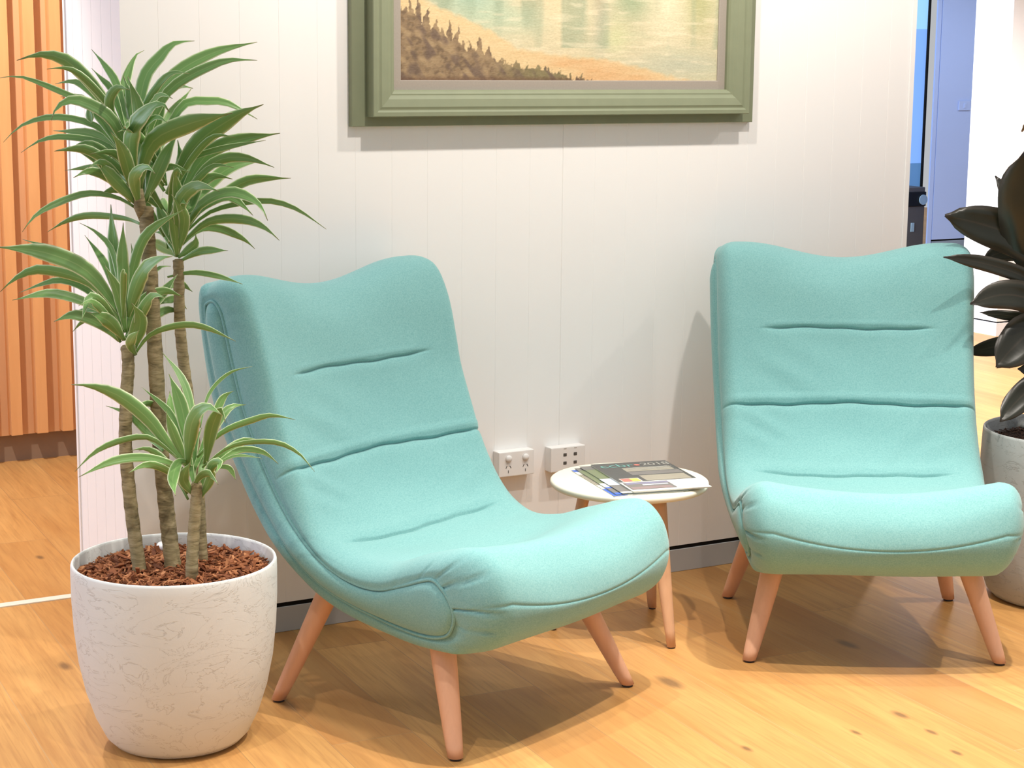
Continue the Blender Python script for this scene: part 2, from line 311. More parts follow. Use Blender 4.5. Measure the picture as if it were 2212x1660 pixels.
def build_chair_meshes():
    T=list(np.linspace(-1,1,49)); TH=[math.radians(x) for x in(12,24,36,48,58,68,76,83,88,90)]
    PLE=[(10.35,.008,.006),(11.35,.007,.007),(12.9,.006,.009),(13.75,.0055,.007),(14.5,.005,.007),(15.3,.002,.010)]
    PLA=[(s2a(i),d,w) for i,d,w in PLE]
    rows=[]
    for aa,s in zip(A,S):
        P=cspline(PC,s); L=cspline(LC,s); e=.02
        tg=cspline(PC,s+e)-cspline(PC,s-e); tg/=np.linalg.norm(tg)+1e-9; nrm=np.array([-tg[1],tg[0]])   # outward for this winding
        front=window(s,14.5,24.3,1.5)      # seat+back face
        bump=window(s,12.2,15.2,1.6); face=window(s,9.3,12.6,1.2); top=window(s,24.4,26.9,2.3) if s>20 else 0
        if s<1: top=max(top,1-sm(0,.8,s))
        cush=window(s,9,26,.6)
        d=.018+(.045-.022*window(s,18.5,24.2,1.5))*cush
        Wd=halfw(P[1])
        def surf(t):
            q=1-t*t; p=P.copy()
            p=p+np.array([.034*q*window(s,19,25,1.5),-.047*.5*(1+math.cos(math.pi*min(1,abs(t)/.92)))*top])
            p=p+np.array([-.012*q*face-.008*q*bump,-.030*q*bump-.020*q*face*sm(.26,.36,P[1])])
            p=p+np.array([0,-.012*q*window(s,15.5,17.5,1.2)])
            x=t*(Wd-d)
            disp=0
            for s0,hw,dep,wd,fd in SE:
                k=1-abs(aa-s0)/wd
                if k>0:
                    wob=.0028*math.sin(x*17+s0*9)+.0012*math.sin(x*53+s0*31)
                    ww=1-sm(hw-fd,hw+.012,abs(x))
                    kk=max(0,1-abs(aa-s0-wob)/wd); sl=max(0,1-abs(aa-s0-wob)/.0050); disp-=ww*(.60*dep*sl**.8+.28*dep*kk*kk*(3-2*kk)); disp+=.0035*ww*math.exp(-((aa-s0-.02)/.014)**2)
            k=max(0,1-abs(aa-FS)/.006); disp-=.0026*k**1.2
            # soft upholstery undulation
            disp+=.0028*math.sin(x*11+aa*7)*math.sin(aa*19+x*5)*cush*(1-.3*abs(t))
            # drag wrinkles low on the left of the back
            if front>.2: disp+=.0016*math.sin((x*60+aa*95))*math.exp(-((x+.24)/.07)**2-((aa-(SE[1][0]-.07))/.07)**2)*1.6
            if front>.2: disp+=.0022*math.sin(x*38+aa*62)*math.exp(-((x+.17)/.10)**2-((aa-(SE[1][0]+.085))/.075)**2)+.0015*math.sin(x*44-aa*80)*math.exp(-((x-.2)/.09)**2-((aa-(SE[2][0]+.07))/.05)**2)
            return (x,p[0]+nrm[0]*disp,p[1]+nrm[1]*disp)
        mid=[surf(t) for t in T]
        def side(sg):
            out=[]; x0,v0,z0=surf(1.0*sg); 
            for th in TH:
                cs,sn=math.cos(th),math.sin(th)
                # ellipse from the profile edge to the panel loop
                k=cs**.9 if cs>0 else 0
                v=L[0]+(v0-L[0])*k; z=L[1]+(z0-L[1])*k; x=(Wd-d)+d*sn
                g=0
                for pa,dep,wd in PLA:
                    q=max(0,1-abs(aa-pa-.006*math.sin(th*3+pa*50))/wd); g+=dep*q*q*(3-2*q)*sm(.25,.9,sn)
                x-=g
                if sn>.985: x-=.004
                out.append((sg*x,v,z))
            return out
        rows.append(side(-1)[::-1]+mid+side(1))
    ncol=len(rows[0]); V=[p for r in rows for p in r]; m=len(rows)
    cu=[];sh=[]; a_lo=s2a(8.6); a_hi=s2a(26.6)
    for i in range(m):
        j=(i+1)%m; tgt=cu if a_lo<=A[i]<a_hi else sh
        for k in range(ncol-1): tgt.append((i*ncol+k,i*ncol+k+1,j*ncol+k+1,j*ncol+k))
    return V,cu,sh
def compact(V,Fs):
    used=sorted({i for q in Fs for i in q}); mp={u:i for i,u in enumerate(used)}
    return [V[u] for u in used],[tuple(mp[i] for i in q) for q in Fs]
def side_panel(sg):
    R=[cspline(LC,s) for s in np.linspace(0,10.4,70)]; Fr=[cspline(LC,s) for s in np.linspace(27-.0001,10.6,70)]
    # resample both by arc length
    def rs(Q,n):
        Q=np.array(Q); a=np.concatenate([[0],np.cumsum(np.hypot(*np.diff(Q,axis=0).T))]); u=np.linspace(0,a[-1],n); return np.stack([np.interp(u,a,Q[:,0]),np.interp(u,a,Q[:,1])],1)
    n=90; R=rs(R,n); Fr=rs(Fr,n); K=13; V=[];Fs=[]
    for i in range(n):
        for k in range(K):
            q=k/(K-1); p=R[i]*(1-q)+Fr[i]*q; e=min(1,min(i,n-1-i)/5); wd=np.linalg.norm(Fr[i]-R[i])
            b=min(.022,.38*wd)*math.sqrt(max(0,4*q*(1-q)))*math.sqrt(e); V.append((sg*(halfw(p[1])-.009+b),p[0],p[1]))
    for i in range(n-1):
        for k in range(K-1): Fs.append((i*K+k,i*K+k+1,(i+1)*K+k+1,(i+1)*K+k))
    return V,Fs
def piping(sg):
    pp=[cspline(LC,s) for s in np.linspace(0,NC,260)[:-1]]; return tube([(sg*(halfw(p[1])-.004),p[0],p[1]) for p in pp],.0042,8,True)
def chair_leg(x0,y0,x1,y1,zt):
    n=12; P=[];Rr=[]
    for i in range(n):
        k=i/(n-1); z=.006+(zt-.006)*k; P.append((x0+(x1-x0)*k,y0+(y1-y0)*k,z)); r=.0175+.0125*min(1,k*1.2)**.75; Rr.append((r,r))
    return column(P,Rr,24)
def make_chair():
    t=thing('lounge_chair','','chair')
    V,cu,sh=build_chair_meshes()
    v,f=compact(V,cu); fix(obj('cushion',v,f,M['fabric'],t,True)); v,f=compact(V,sh); fix(obj('outer_shell',v,f,M['fabric'],t,True))
    for sg in(-1,1):
        v,f=side_panel(sg); fix(obj('side_panel',v,f,M['fabric'],t,True)); v,f=piping(sg); fix(obj('piping',v,f,M['fabric'],t,True))
    for sx in(-1,1):
        for (yb,yt,xb,xt,zt) in((-.287,-.172,.325,.247,.262),(.288,.166,.320,.232,.335)):
            v,f=chair_leg(sx*xb,yb,sx*xt,yt,zt); l=fix(obj('leg',v,f,M['beech'],t,True))
            l.data.polygons[len(l.data.polygons)-2].use_smooth=False
            v,f=lathe([(.013,0),(.0135,.001),(.0135,.0068)],20,(sx*xb,yb,0)); obj('foot_glide',v,f,M['foot'],l)
    return t
def copy_tree(o,parent=None):
    q=o.copy(); COL.objects.link(q)
    if parent: q.parent=parent
    for ch in [x for x in SC.objects if x.parent==o]: copy_tree(ch,q)
    return q
ch1=make_chair(); ch1.location=(.594,-.654,0); ch1.rotation_euler=(0,0,math.radians(21.2)); ch1['group']='teal lounge chairs against the wall'
bpy.context.view_layer.update()
ch2=copy_tree(ch1); ch2.location=(1.81,-.705,0); ch2.rotation_euler=(0,0,math.radians(-29.8))
ch1['label']='teal upholstered lounge chair turned sideways beside the tall dracaena in the mulched pot'
ch2['label']='teal upholstered lounge chair facing the viewer beside the dark rubber plant'
LEAVES = {
 'T': [
  [0.0291,[-0.117,-0.425,1.334],[-0.174,-0.396,1.45],[-0.233,-0.363,1.524],[-0.287,-0.338,1.542],[-0.339,-0.319,1.528]],
  [0.0172,[-0.12,-0.416,1.371],[-0.114,-0.33,1.472],[-0.129,-0.286,1.519],[-0.147,-0.247,1.554]],
  [0.0151,[-0.124,-0.414,1.371],[-0.136,-0.367,1.459],[-0.156,-0.341,1.491],[-0.171,-0.323,1.512]],
  [0.0211,[-0.117,-0.421,1.353],[-0.102,-0.335,1.449],[-0.061,-0.292,1.534],[-0.034,-0.287,1.553]],
  [0.0294,[-0.109,-0.426,1.353],[-0.069,-0.389,1.487],[-0.033,-0.389,1.534],[0.001,-0.393,1.568],[0.045,-0.409,1.575]],
  [0.0267,[-0.093,-0.435,1.353],[-0.025,-0.405,1.478],[0.075,-0.42,1.545],[0.181,-0.451,1.574]],
  [0.0217,[-0.09,-0.44,1.334],[-0.035,-0.446,1.46],[0.073,-0.493,1.527],[0.148,-0.533,1.533]],
  [0.0131,[-0.115,-0.428,1.325],[-0.177,-0.402,1.423],[-0.231,-0.379,1.448],[-0.293,-0.351,1.477],[-0.339,-0.331,1.493],[-0.381,-0.315,1.489]],
  [0.0261,[-0.114,-0.435,1.297],[-0.161,-0.442,1.396],[-0.214,-0.431,1.435],[-0.253,-0.422,1.442],[-0.282,-0.421,1.424],[-0.296,-0.428,1.399]],
  [0.0142,[-0.115,-0.438,1.279],[-0.152,-0.379,1.361],[-0.197,-0.337,1.393],[-0.26,-0.289,1.401],[-0.317,-0.252,1.381],[-0.354,-0.232,1.343]],
  [0.022,[-0.109,-0.441,1.279],[-0.131,-0.371,1.332],[-0.174,-0.306,1.363],[-0.238,-0.233,1.368]],
  [0.0141,[-0.112,-0.441,1.269],[-0.162,-0.408,1.339],[-0.24,-0.367,1.359],[-0.295,-0.341,1.352],[-0.339,-0.326,1.324]],
  [0.0215,[-0.109,-0.447,1.251],[-0.156,-0.446,1.294],[-0.192,-0.44,1.318],[-0.231,-0.432,1.336],[-0.29,-0.422,1.331]],
  [0.0143,[-0.11,-0.448,1.241],[-0.138,-0.386,1.276],[-0.176,-0.337,1.288],[-0.228,-0.281,1.279]],
  [0.0149,[-0.115,-0.454,1.2],[-0.16,-0.452,1.227],[-0.223,-0.441,1.237],[-0.288,-0.434,1.218],[-0.339,-0.43,1.191],[-0.371,-0.435,1.156]],
  [0.0153,[-0.104,-0.468,1.163],[-0.131,-0.418,1.176],[-0.191,-0.343,1.179],[-0.232,-0.3,1.165],[-0.269,-0.263,1.137]],
  [0.0389,[-0.114,-0.446,1.241],[-0.144,-0.504,1.357],[-0.12,-0.553,1.418],[-0.097,-0.585,1.439],[-0.087,-0.61,1.421]],
  [0.0294,[-0.11,-0.444,1.26],[-0.092,-0.392,1.389],[-0.103,-0.342,1.496]],
  [0.03,[-0.102,-0.443,1.288],[-0.109,-0.46,1.419],[-0.129,-0.455,1.495]],
  [0.0228,[-0.09,-0.45,1.288],[-0.035,-0.4,1.426],[-0.028,-0.373,1.49]],
  [0.0268,[-0.081,-0.455,1.288],[-0.009,-0.381,1.397],[0.054,-0.355,1.466]],
  [0.0219,[-0.075,-0.452,1.316],[0.002,-0.438,1.427],[0.051,-0.452,1.439],[0.1,-0.47,1.435],[0.16,-0.498,1.4]],
  [0.0395,[-0.11,-0.448,1.241],[-0.094,-0.496,1.346],[-0.036,-0.556,1.39],[0.046,-0.639,1.419]],
  [0.0278,[-0.116,-0.45,1.218],[-0.163,-0.518,1.33],[-0.196,-0.535,1.377]],
  [0.028,[-0.112,-0.453,1.209],[-0.167,-0.477,1.264],[-0.22,-0.487,1.316]],
  [0.0254,[-0.109,-0.456,1.204],[-0.146,-0.533,1.276],[-0.133,-0.581,1.301],[-0.125,-0.616,1.289]],
  [0.0237,[-0.117,-0.452,1.204],[-0.084,-0.432,1.287],[-0.096,-0.399,1.351]],
  [0.0331,[-0.095,-0.461,1.218],[-0.067,-0.442,1.315],[-0.063,-0.421,1.39]],
  [0.0282,[-0.1,-0.46,1.214],[-0.055,-0.48,1.317],[-0.028,-0.491,1.369]],
  [0.0206,[-0.141,-0.404,1.371],[-0.166,-0.431,1.437],[-0.153,-0.454,1.47],[-0.134,-0.482,1.466]],
  [0.0189,[-0.19,-0.365,1.426],[-0.192,-0.366,1.417],[-0.189,-0.374,1.389]],
 ],
 'R': [
  [0.0369,[-0.033,-0.424,1.228],[0.013,-0.484,1.34],[0.085,-0.548,1.407],[0.137,-0.594,1.436]],
  [0.0288,[-0.014,-0.439,1.21],[0.043,-0.441,1.304],[0.106,-0.462,1.347],[0.211,-0.509,1.368]],
  [0.0124,[-0.032,-0.422,1.238],[0.008,-0.454,1.305],[0.072,-0.501,1.335],[0.154,-0.562,1.355]],
  [0.0219,[-0.01,-0.443,1.2],[0.032,-0.47,1.277],[0.073,-0.496,1.311],[0.12,-0.53,1.314],[0.17,-0.571,1.294]],
  [0.0281,[-0.003,-0.449,1.191],[0.069,-0.422,1.249],[0.123,-0.416,1.286],[0.198,-0.423,1.3]],
  [0.0221,[0.005,-0.455,1.181],[0.091,-0.471,1.233],[0.147,-0.486,1.261],[0.232,-0.519,1.265]],
  [0.0245,[-0.011,-0.455,1.139],[0.014,-0.516,1.21],[0.061,-0.578,1.241],[0.101,-0.64,1.221],[0.11,-0.677,1.184]],
  [0.0219,[-0.007,-0.457,1.139],[0.023,-0.49,1.198],[0.069,-0.53,1.228],[0.096,-0.561,1.21],[0.112,-0.584,1.188]],
  [0.0124,[-0.011,-0.455,1.134],[0.047,-0.491,1.192],[0.14,-0.552,1.218],[0.203,-0.599,1.205],[0.262,-0.651,1.157]],
  [0.0199,[-0.012,-0.458,1.12],[0.035,-0.51,1.171],[0.097,-0.572,1.178],[0.131,-0.611,1.161],[0.152,-0.64,1.135]],
  [0.0173,[-0.013,-0.458,1.115],[0.033,-0.46,1.15],[0.078,-0.474,1.149],[0.122,-0.492,1.127],[0.147,-0.504,1.103]],
  [0.0171,[-0.02,-0.462,1.078],[0.013,-0.513,1.105],[0.057,-0.569,1.109]],
  [0.0282,[-0.017,-0.456,1.115],[-0.039,-0.525,1.217],[-0.016,-0.574,1.257],[0.015,-0.634,1.248]],
  [0.0227,[-0.023,-0.457,1.096],[-0.025,-0.513,1.182],[-0.058,-0.525,1.236]],
  [0.0226,[-0.011,-0.454,1.144],[-0.04,-0.515,1.244],[-0.056,-0.537,1.297]],
  [0.0317,[-0.022,-0.445,1.153],[0.005,-0.417,1.284],[0.004,-0.397,1.35]],
  [0.0289,[-0.015,-0.452,1.144],[0.035,-0.418,1.255],[0.047,-0.389,1.335]],
  [0.024,[-0.021,-0.454,1.115],[0.021,-0.441,1.218],[0.062,-0.443,1.284]],
  [0.0239,[-0.026,-0.453,1.106],[-0.046,-0.428,1.176],[-0.059,-0.412,1.214]],
  [0.0221,[-0.027,-0.454,1.096],[-0.029,-0.406,1.135],[-0.049,-0.375,1.138]],
  [0.0191,[-0.023,-0.458,1.087],[0.005,-0.493,1.118],[0.006,-0.499,1.142]],
  [0.0242,[-0.027,-0.455,1.092],[-0.037,-0.369,1.108],[-0.051,-0.32,1.114]],
  [0.0214,[-0.025,-0.457,1.087],[-0.04,-0.484,1.166],[-0.06,-0.486,1.196]],
  [0.0124,[-0.048,-0.454,1.042],[0.0,-0.488,1.054],[0.048,-0.523,1.047],[0.094,-0.559,1.03]],
  [0.0184,[-0.058,-0.454,1.014],[-0.01,-0.414,1.021],[0.033,-0.392,0.997]],
  [0.0183,[-0.069,-0.454,0.983],[-0.023,-0.436,0.988],[0.005,-0.43,0.962]],
 ],
 'L': [
  [0.0362,[-0.169,-0.495,0.965],[-0.241,-0.485,1.067],[-0.335,-0.458,1.113],[-0.429,-0.432,1.125]],
  [0.0189,[-0.169,-0.495,0.965],[-0.218,-0.42,1.054],[-0.264,-0.371,1.099],[-0.338,-0.308,1.127]],
  [0.0216,[-0.175,-0.491,0.965],[-0.228,-0.437,1.037],[-0.315,-0.376,1.064],[-0.364,-0.348,1.046],[-0.399,-0.332,1.013]],
  [0.0151,[-0.176,-0.493,0.956],[-0.224,-0.421,1.016],[-0.268,-0.377,1.037],[-0.308,-0.346,1.027],[-0.352,-0.313,1.006]],
  [0.0215,[-0.176,-0.493,0.951],[-0.236,-0.474,0.992],[-0.312,-0.445,1.017],[-0.394,-0.418,1.004]],
  [0.0171,[-0.167,-0.496,0.965],[-0.172,-0.399,1.064],[-0.2,-0.327,1.133]],
  [0.0122,[-0.166,-0.494,0.974],[-0.17,-0.444,1.102],[-0.198,-0.411,1.147],[-0.228,-0.385,1.167]],
  [0.0264,[-0.167,-0.498,0.956],[-0.166,-0.442,1.092],[-0.16,-0.404,1.208]],
  [0.0252,[-0.164,-0.499,0.956],[-0.167,-0.502,1.07],[-0.163,-0.502,1.175]],
  [0.0181,[-0.161,-0.501,0.956],[-0.118,-0.428,1.05],[-0.108,-0.382,1.115]],
  [0.0342,[-0.163,-0.5,0.956],[-0.154,-0.583,1.064],[-0.126,-0.632,1.104],[-0.106,-0.663,1.113]],
  [0.0215,[-0.163,-0.498,0.965],[-0.14,-0.515,1.098],[-0.11,-0.532,1.159],[-0.046,-0.573,1.206]],
  [0.0167,[-0.175,-0.496,0.942],[-0.223,-0.527,1.001],[-0.253,-0.533,1.017],[-0.283,-0.569,0.97]],
  [0.0279,[-0.169,-0.506,0.91],[-0.211,-0.529,0.96],[-0.257,-0.535,0.983]],
  [0.0142,[-0.172,-0.502,0.919],[-0.221,-0.42,0.952],[-0.253,-0.387,0.919]],
  [0.0288,[-0.152,-0.519,0.891],[-0.151,-0.568,0.964],[-0.173,-0.578,1.004]],
  [0.0213,[-0.149,-0.524,0.878],[-0.179,-0.576,0.915],[-0.176,-0.634,0.951]],
  [0.0264,[-0.162,-0.508,0.919],[-0.11,-0.502,0.977],[-0.075,-0.502,1.013],[-0.04,-0.503,1.054]],
  [0.0149,[-0.153,-0.521,0.877],[-0.122,-0.55,0.927],[-0.065,-0.597,0.951],[-0.021,-0.636,0.946],[0.028,-0.684,0.92]],
  [0.0234,[-0.17,-0.502,0.928],[-0.196,-0.487,0.999],[-0.228,-0.468,1.046]],
  [0.0233,[-0.165,-0.504,0.928],[-0.187,-0.519,1.026],[-0.212,-0.516,1.083]],
  [0.0234,[-0.161,-0.506,0.933],[-0.144,-0.52,1.023],[-0.122,-0.532,1.08]],
  [0.0123,[-0.187,-0.484,0.965],[-0.223,-0.429,0.974],[-0.262,-0.386,0.955]],
 ],
 'D': [
  [0.0309,[-0.082,-0.679,0.644],[-0.125,-0.661,0.697],[-0.165,-0.639,0.757],[-0.219,-0.611,0.806],[-0.268,-0.588,0.827],[-0.311,-0.57,0.831]],
  [0.0187,[-0.09,-0.67,0.666],[-0.114,-0.619,0.681],[-0.142,-0.566,0.712],[-0.166,-0.52,0.744],[-0.205,-0.47,0.758]],
  [0.0132,[-0.088,-0.675,0.644],[-0.155,-0.649,0.709],[-0.209,-0.629,0.711],[-0.272,-0.611,0.687],[-0.319,-0.604,0.644]],
  [0.0182,[-0.086,-0.679,0.629],[-0.122,-0.685,0.657],[-0.182,-0.682,0.677],[-0.255,-0.677,0.676],[-0.332,-0.677,0.648]],
  [0.0082,[-0.09,-0.678,0.629],[-0.114,-0.638,0.635],[-0.142,-0.605,0.637],[-0.174,-0.572,0.631]],
  [0.0134,[-0.084,-0.675,0.658],[-0.102,-0.633,0.747],[-0.121,-0.612,0.779],[-0.156,-0.579,0.815]],
  [0.0214,[-0.087,-0.676,0.647],[-0.117,-0.674,0.722],[-0.132,-0.671,0.775]],
  [0.0171,[-0.073,-0.677,0.68],[-0.061,-0.628,0.776],[-0.07,-0.592,0.836],[-0.098,-0.55,0.886]],
  [0.0289,[-0.08,-0.675,0.666],[-0.088,-0.649,0.775],[-0.107,-0.623,0.848]],
  [0.0345,[-0.088,-0.675,0.647],[-0.103,-0.756,0.761],[-0.084,-0.801,0.801],[-0.067,-0.844,0.79]],
  [0.0269,[-0.052,-0.694,0.651],[-0.061,-0.766,0.748],[-0.053,-0.802,0.794],[-0.055,-0.831,0.77]],
  [0.0132,[-0.067,-0.683,0.666],[-0.023,-0.723,0.726],[0.037,-0.771,0.759],[0.067,-0.795,0.769],[0.107,-0.831,0.762]],
  [0.0074,[-0.056,-0.676,0.731],[-0.027,-0.656,0.801],[0.019,-0.659,0.845],[0.07,-0.674,0.859]],
  [0.0171,[-0.036,-0.687,0.732],[-0.004,-0.676,0.791],[0.022,-0.68,0.808]],
  [0.011,[-0.059,-0.692,0.644],[-0.004,-0.734,0.696],[0.069,-0.789,0.708],[0.112,-0.828,0.688],[0.138,-0.86,0.649]],
  [0.0134,[-0.05,-0.698,0.637],[0.017,-0.709,0.678],[0.068,-0.729,0.675],[0.1,-0.746,0.647]],
  [0.0059,[-0.043,-0.701,0.644],[0.003,-0.735,0.673],[0.051,-0.772,0.67]],
  [0.019,[-0.053,-0.703,0.608],[-0.063,-0.761,0.662],[-0.053,-0.793,0.675],[-0.075,-0.82,0.657]],
  [0.0111,[-0.037,-0.704,0.644],[-0.008,-0.721,0.645],[0.004,-0.733,0.617]],
  [0.0226,[-0.084,-0.675,0.655],[-0.117,-0.704,0.664],[-0.148,-0.754,0.64],[-0.16,-0.804,0.615]],
  [0.022,[-0.077,-0.694,0.582],[-0.109,-0.71,0.626],[-0.101,-0.733,0.668]],
  [0.0198,[-0.068,-0.7,0.578],[-0.057,-0.742,0.635],[-0.07,-0.75,0.672]],
  [0.0172,[-0.131,-0.644,0.68],[-0.139,-0.554,0.705],[-0.151,-0.509,0.718]],
  [0.0187,[-0.108,-0.648,0.724],[-0.091,-0.584,0.756],[-0.076,-0.535,0.792]],
  [0.0186,[-0.079,-0.69,0.6],[-0.064,-0.652,0.675],[-0.039,-0.64,0.723]],
  [0.0186,[-0.076,-0.691,0.6],[-0.081,-0.657,0.677],[-0.084,-0.636,0.734]],
  [0.0164,[-0.072,-0.692,0.607],[-0.035,-0.66,0.673],[-0.01,-0.647,0.714]],
  [0.0165,[-0.168,-0.603,0.781],[-0.131,-0.558,0.771],[-0.086,-0.516,0.744]],
 ],
}
STEMS = {
 'B': [0.0188,[-0.107,-0.62,0.409],[-0.109,-0.604,0.482],[-0.11,-0.588,0.554],[-0.111,-0.56,0.688],[-0.107,-0.541,0.791],[-0.103,-0.512,0.945],[-0.1,-0.485,1.089],[-0.098,-0.469,1.171],[-0.096,-0.463,1.206]],
 'A': [0.0157,[-0.182,-0.614,0.403],[-0.186,-0.592,0.489],[-0.188,-0.568,0.591],[-0.186,-0.547,0.692],[-0.175,-0.53,0.794],[-0.166,-0.52,0.856],[-0.166,-0.509,0.901]],
 'C': [0.0141,[-0.029,-0.593,0.41],[-0.026,-0.577,0.499],[-0.022,-0.553,0.624],[-0.028,-0.518,0.781],[-0.031,-0.497,0.874],[-0.031,-0.483,0.947],[-0.025,-0.467,1.041],[-0.023,-0.459,1.083]],
 'D': [0.0141,[-0.103,-0.734,0.43],[-0.091,-0.719,0.507],[-0.079,-0.706,0.576],[-0.074,-0.695,0.616],[-0.071,-0.679,0.675]],
}

# ------------------------------------------------------------------ side table and magazines
TX,TY,TZ=1.256,-.403,.42
tb=thing('side_table','round cream side table with splayed wooden legs between the two teal chairs','table',(TX,TY,0))
R=.215
pr=[(.0,TZ-.021),(R-.016,TZ-.021),(R-.005,TZ-.018),(R-.001,TZ-.012),(R,TZ-.007),(R-.001,TZ-.003),(R-.004,TZ-.0008),(R-.007,TZ),(0,TZ)]
v,f=lathe(pr,96,capb=False,capt=False); o=fix(obj('tabletop',v,f,M['tabletop'],tb,True)); 
for a in(-86.6,36,156):
    a=math.radians(a); P=[];Rr=[]
    for i in range(10):
        k=i/9; z=.004+(TZ-.022-.004)*k; rad=.203-.085*k; P.append((rad*math.cos(a),rad*math.sin(a),z)); Rr.append((.0105+.006*k,.0125+.021*k))
    v,f=column(P,Rr,24,a); l=fix(obj('leg',v,f,M['walnutleg'],tb,True))
    v,f=lathe([(.009,0),(.0095,.005)],18,(.203*math.cos(a),.203*math.sin(a),0)); obj('foot_glide',v,f,M['foot'],l)
def pap(name,col,rough=.35): 
    if name not in M: M[name]=plain(name,col,rough,.45,.08,60)
    return M[name]
dk=pap('cover_dark',(.075,.078,.075),.3); wh=pap('cover_white',(.82,.80,.74),.4); gr=pap('cover_green',(.20,.24,.13)); sk=pap('cover_pale_blue',(.62,.68,.80)); bl=pap('cover_blue',(.07,.16,.62)); gy=pap('cover_grey',(.20,.19,.18)); md=pap('cover_mauve',(.30,.22,.22)); te=pap('ink_teal',(.16,.40,.36)); re=pap('ink_red',(.75,.20,.16)); ye=pap('ink_yellow',(.90,.60,.12)); tx=pap('ink_grey',(.42,.42,.38)); tan=pap('cover_tan',(.36,.33,.26)); pu=pap('photo_violet',(.25,.24,.36)); pg=pap('page_edge',(.78,.77,.72),.8)
def quadset(qs,z):
    V=[];Fs=[];mi=[];ms=[]
    for x0,x1,y0,y1,m in qs:
        n=len(V); V+=[(x0,y0,z),(x1,y0,z),(x1,y1,z),(x0,y1,z)]; Fs.append((n,n+1,n+2,n+3))
        if m not in ms: ms.append(m)
        mi.append(ms.index(m))
        z+=.00006
    return V,Fs,ms,mi
def magazine(label,x,y,z,rz,w,h,th,covmat,qs,sag=0.0,grp='magazines on the side table'):
    t=thing('magazine',label,'magazine',(x,y,z),math.radians(rz),grp)
    o=bbox('pages',-w/2+.001,w/2-.0015,-h/2+.0015,h/2-.0015,0,th-.0006,pg,t,0); 
    o=bbox('cover',-w/2,w/2,-h/2,h/2,th-.0006,th,covmat,t,0)
    if qs:
        V,Fs,ms,mi=quadset(qs,th+.0002); obj('cover_print',V,Fs,ms,t,fmat=mi)
    return t
def text(s,size,mat,parent,x,y,z,name='lettering',shear=0,track=1.0):
    cu=bpy.data.curves.new(name,'FONT'); cu.body=s; cu.size=size; cu.space_character=track; cu.shear=shear; tmp=bpy.data.objects.new('tmp',cu); COL.objects.link(tmp)
    bpy.context.view_layer.update(); me=bpy.data.meshes.new_from_object(tmp.evaluated_get(bpy.context.evaluated_depsgraph_get())); bpy.data.objects.remove(tmp)
    me.name=name; me.materials.clear(); me.materials.append(mat); o=bpy.data.objects.new(name,me); COL.objects.link(o); o.parent=parent; o.location=(x,y,z); return o
w_,h_=.222,.332
magazine('thin blue-edged booklet at the bottom of the magazine stack on the round table',1.236,-.420,TZ,-10.6,.200,.318,.0018,wh,[(-.1000,.1000,-.159,.159,wh),(-.1000,-.06,-.159,-.075,bl),(-.1000,-.07,.135,.159,bl),(-.1000,-.07,-.03,.10,tan)])
magazine('green-photo magazine second from the bottom of the stack, edge showing on its left',1.250,-.418,TZ+.0020,-11.4,.206,.322,.0026,gr,[(-.103,.103,-.161,.161,gr),(-.103,.103,.13,.161,gy),(-.103,.103,-.075,-.03,wh),(-.103,.103,-.161,-.075,bl),(-.103,.103,-.14,-.09,gy)])
magazine('green-topped magazine directly under the dark one, pale band on its cover',1.268,-.420,TZ+.0048,-11.2,.208,.325,.0026,gr,[(-.106,.106,.12,.164,gy),(-.106,.106,-.07,.005,sk),(-.106,.106,-.164,-.07,gy),(-.106,.106,-.164,-.148,wh)])
m1=magazine('dark magazine lettered 2018 lying on top of the stack on the round table',1.303,-.431,TZ+.0076,-12.0,w_,h_,.004,wh,
  [(-w_/2,w_/2,-.062,h_/2,dk),(-.045,.095,.055,.098,tan),(-.045,.104,.012,.05,gy),(-.03,.1,-.058,.004,tan),(-.098,-.043,-.060,-.022,wh),(-.096,-.066,-.058,-.024,re),(-.070,-.046,-.058,-.026,ye),
   (-.106,.02,-.150,-.072,gy),(-.10,.02,-.092,-.076,pu),(-.06,.012,-.108,-.098,sk),(-.104,.01,-.148,-.122,md)])
text('ccbr',.056,te,m1,-.098,.112,.0046,track=1.0)
v,f=lathe([(.0,0),(.0085,0),(.0085,.0002),(0,.0002)],24,(.012,.128,.0045),capb=False,capt=False); obj('red_dot',v,f,re,m1)
text('2018',.044,tx,m1,.024,.117,.0046,track=.95)
v,f=multi([(-.03,.09,.094-.012*i,.098-.012*i,.0045,.0047) for i in range(3)]+[(.05,.1,.09-.02*i,.0915-.02*i,.0047,.0049) for i in range(3)]); obj('text_lines',v,f,tx,m1)

# ------------------------------------------------------------------ wall outlets
po=thing('power_outlet','white double power outlet low on the wall beside the sideways teal chair','outlet',(1.1125,0,.405))
bbox('mounting_block',-.0575,.0575,-.031,0,-.036,.036,M['plastic'],po,.003); bbox('faceplate',-.0575,.0575,-.036,-.030,-.036,.036,M['plastic'],po,.0025)
for sx in(-.027,.0285):
    v,f=lathe([(0,.006),(.0085,.006),(.0095,.004),(.0098,0)],24,capb=False); o=fix(obj('rocker_switch',[(x+sx,-.036-z,y+.0165) for x,y,z in v],f,M['plastic'],po,True))
    V=[];Fs=[]
    for cx,cz,an in((-.0065,-.008,.5),(.0065,-.008,-.5),(0,-.0215,0)):
        ca,sa=math.cos(an),math.sin(an); n=len(V)
        for dx,dz in((-.0011,-.0042),(.0011,-.0042),(.0011,.0042),(-.0011,.0042)): V.append((sx+cx+dx*ca+dz*sa,-.0364,cz-dx*sa+dz*ca))
        Fs.append((n,n+1,n+2,n+3))
    obj('socket_slots',V,Fs,M['slot'],po)
do=thing('data_outlet','white data outlet plate with rows of small ports behind the round table','outlet',(1.2835,0,.4015))
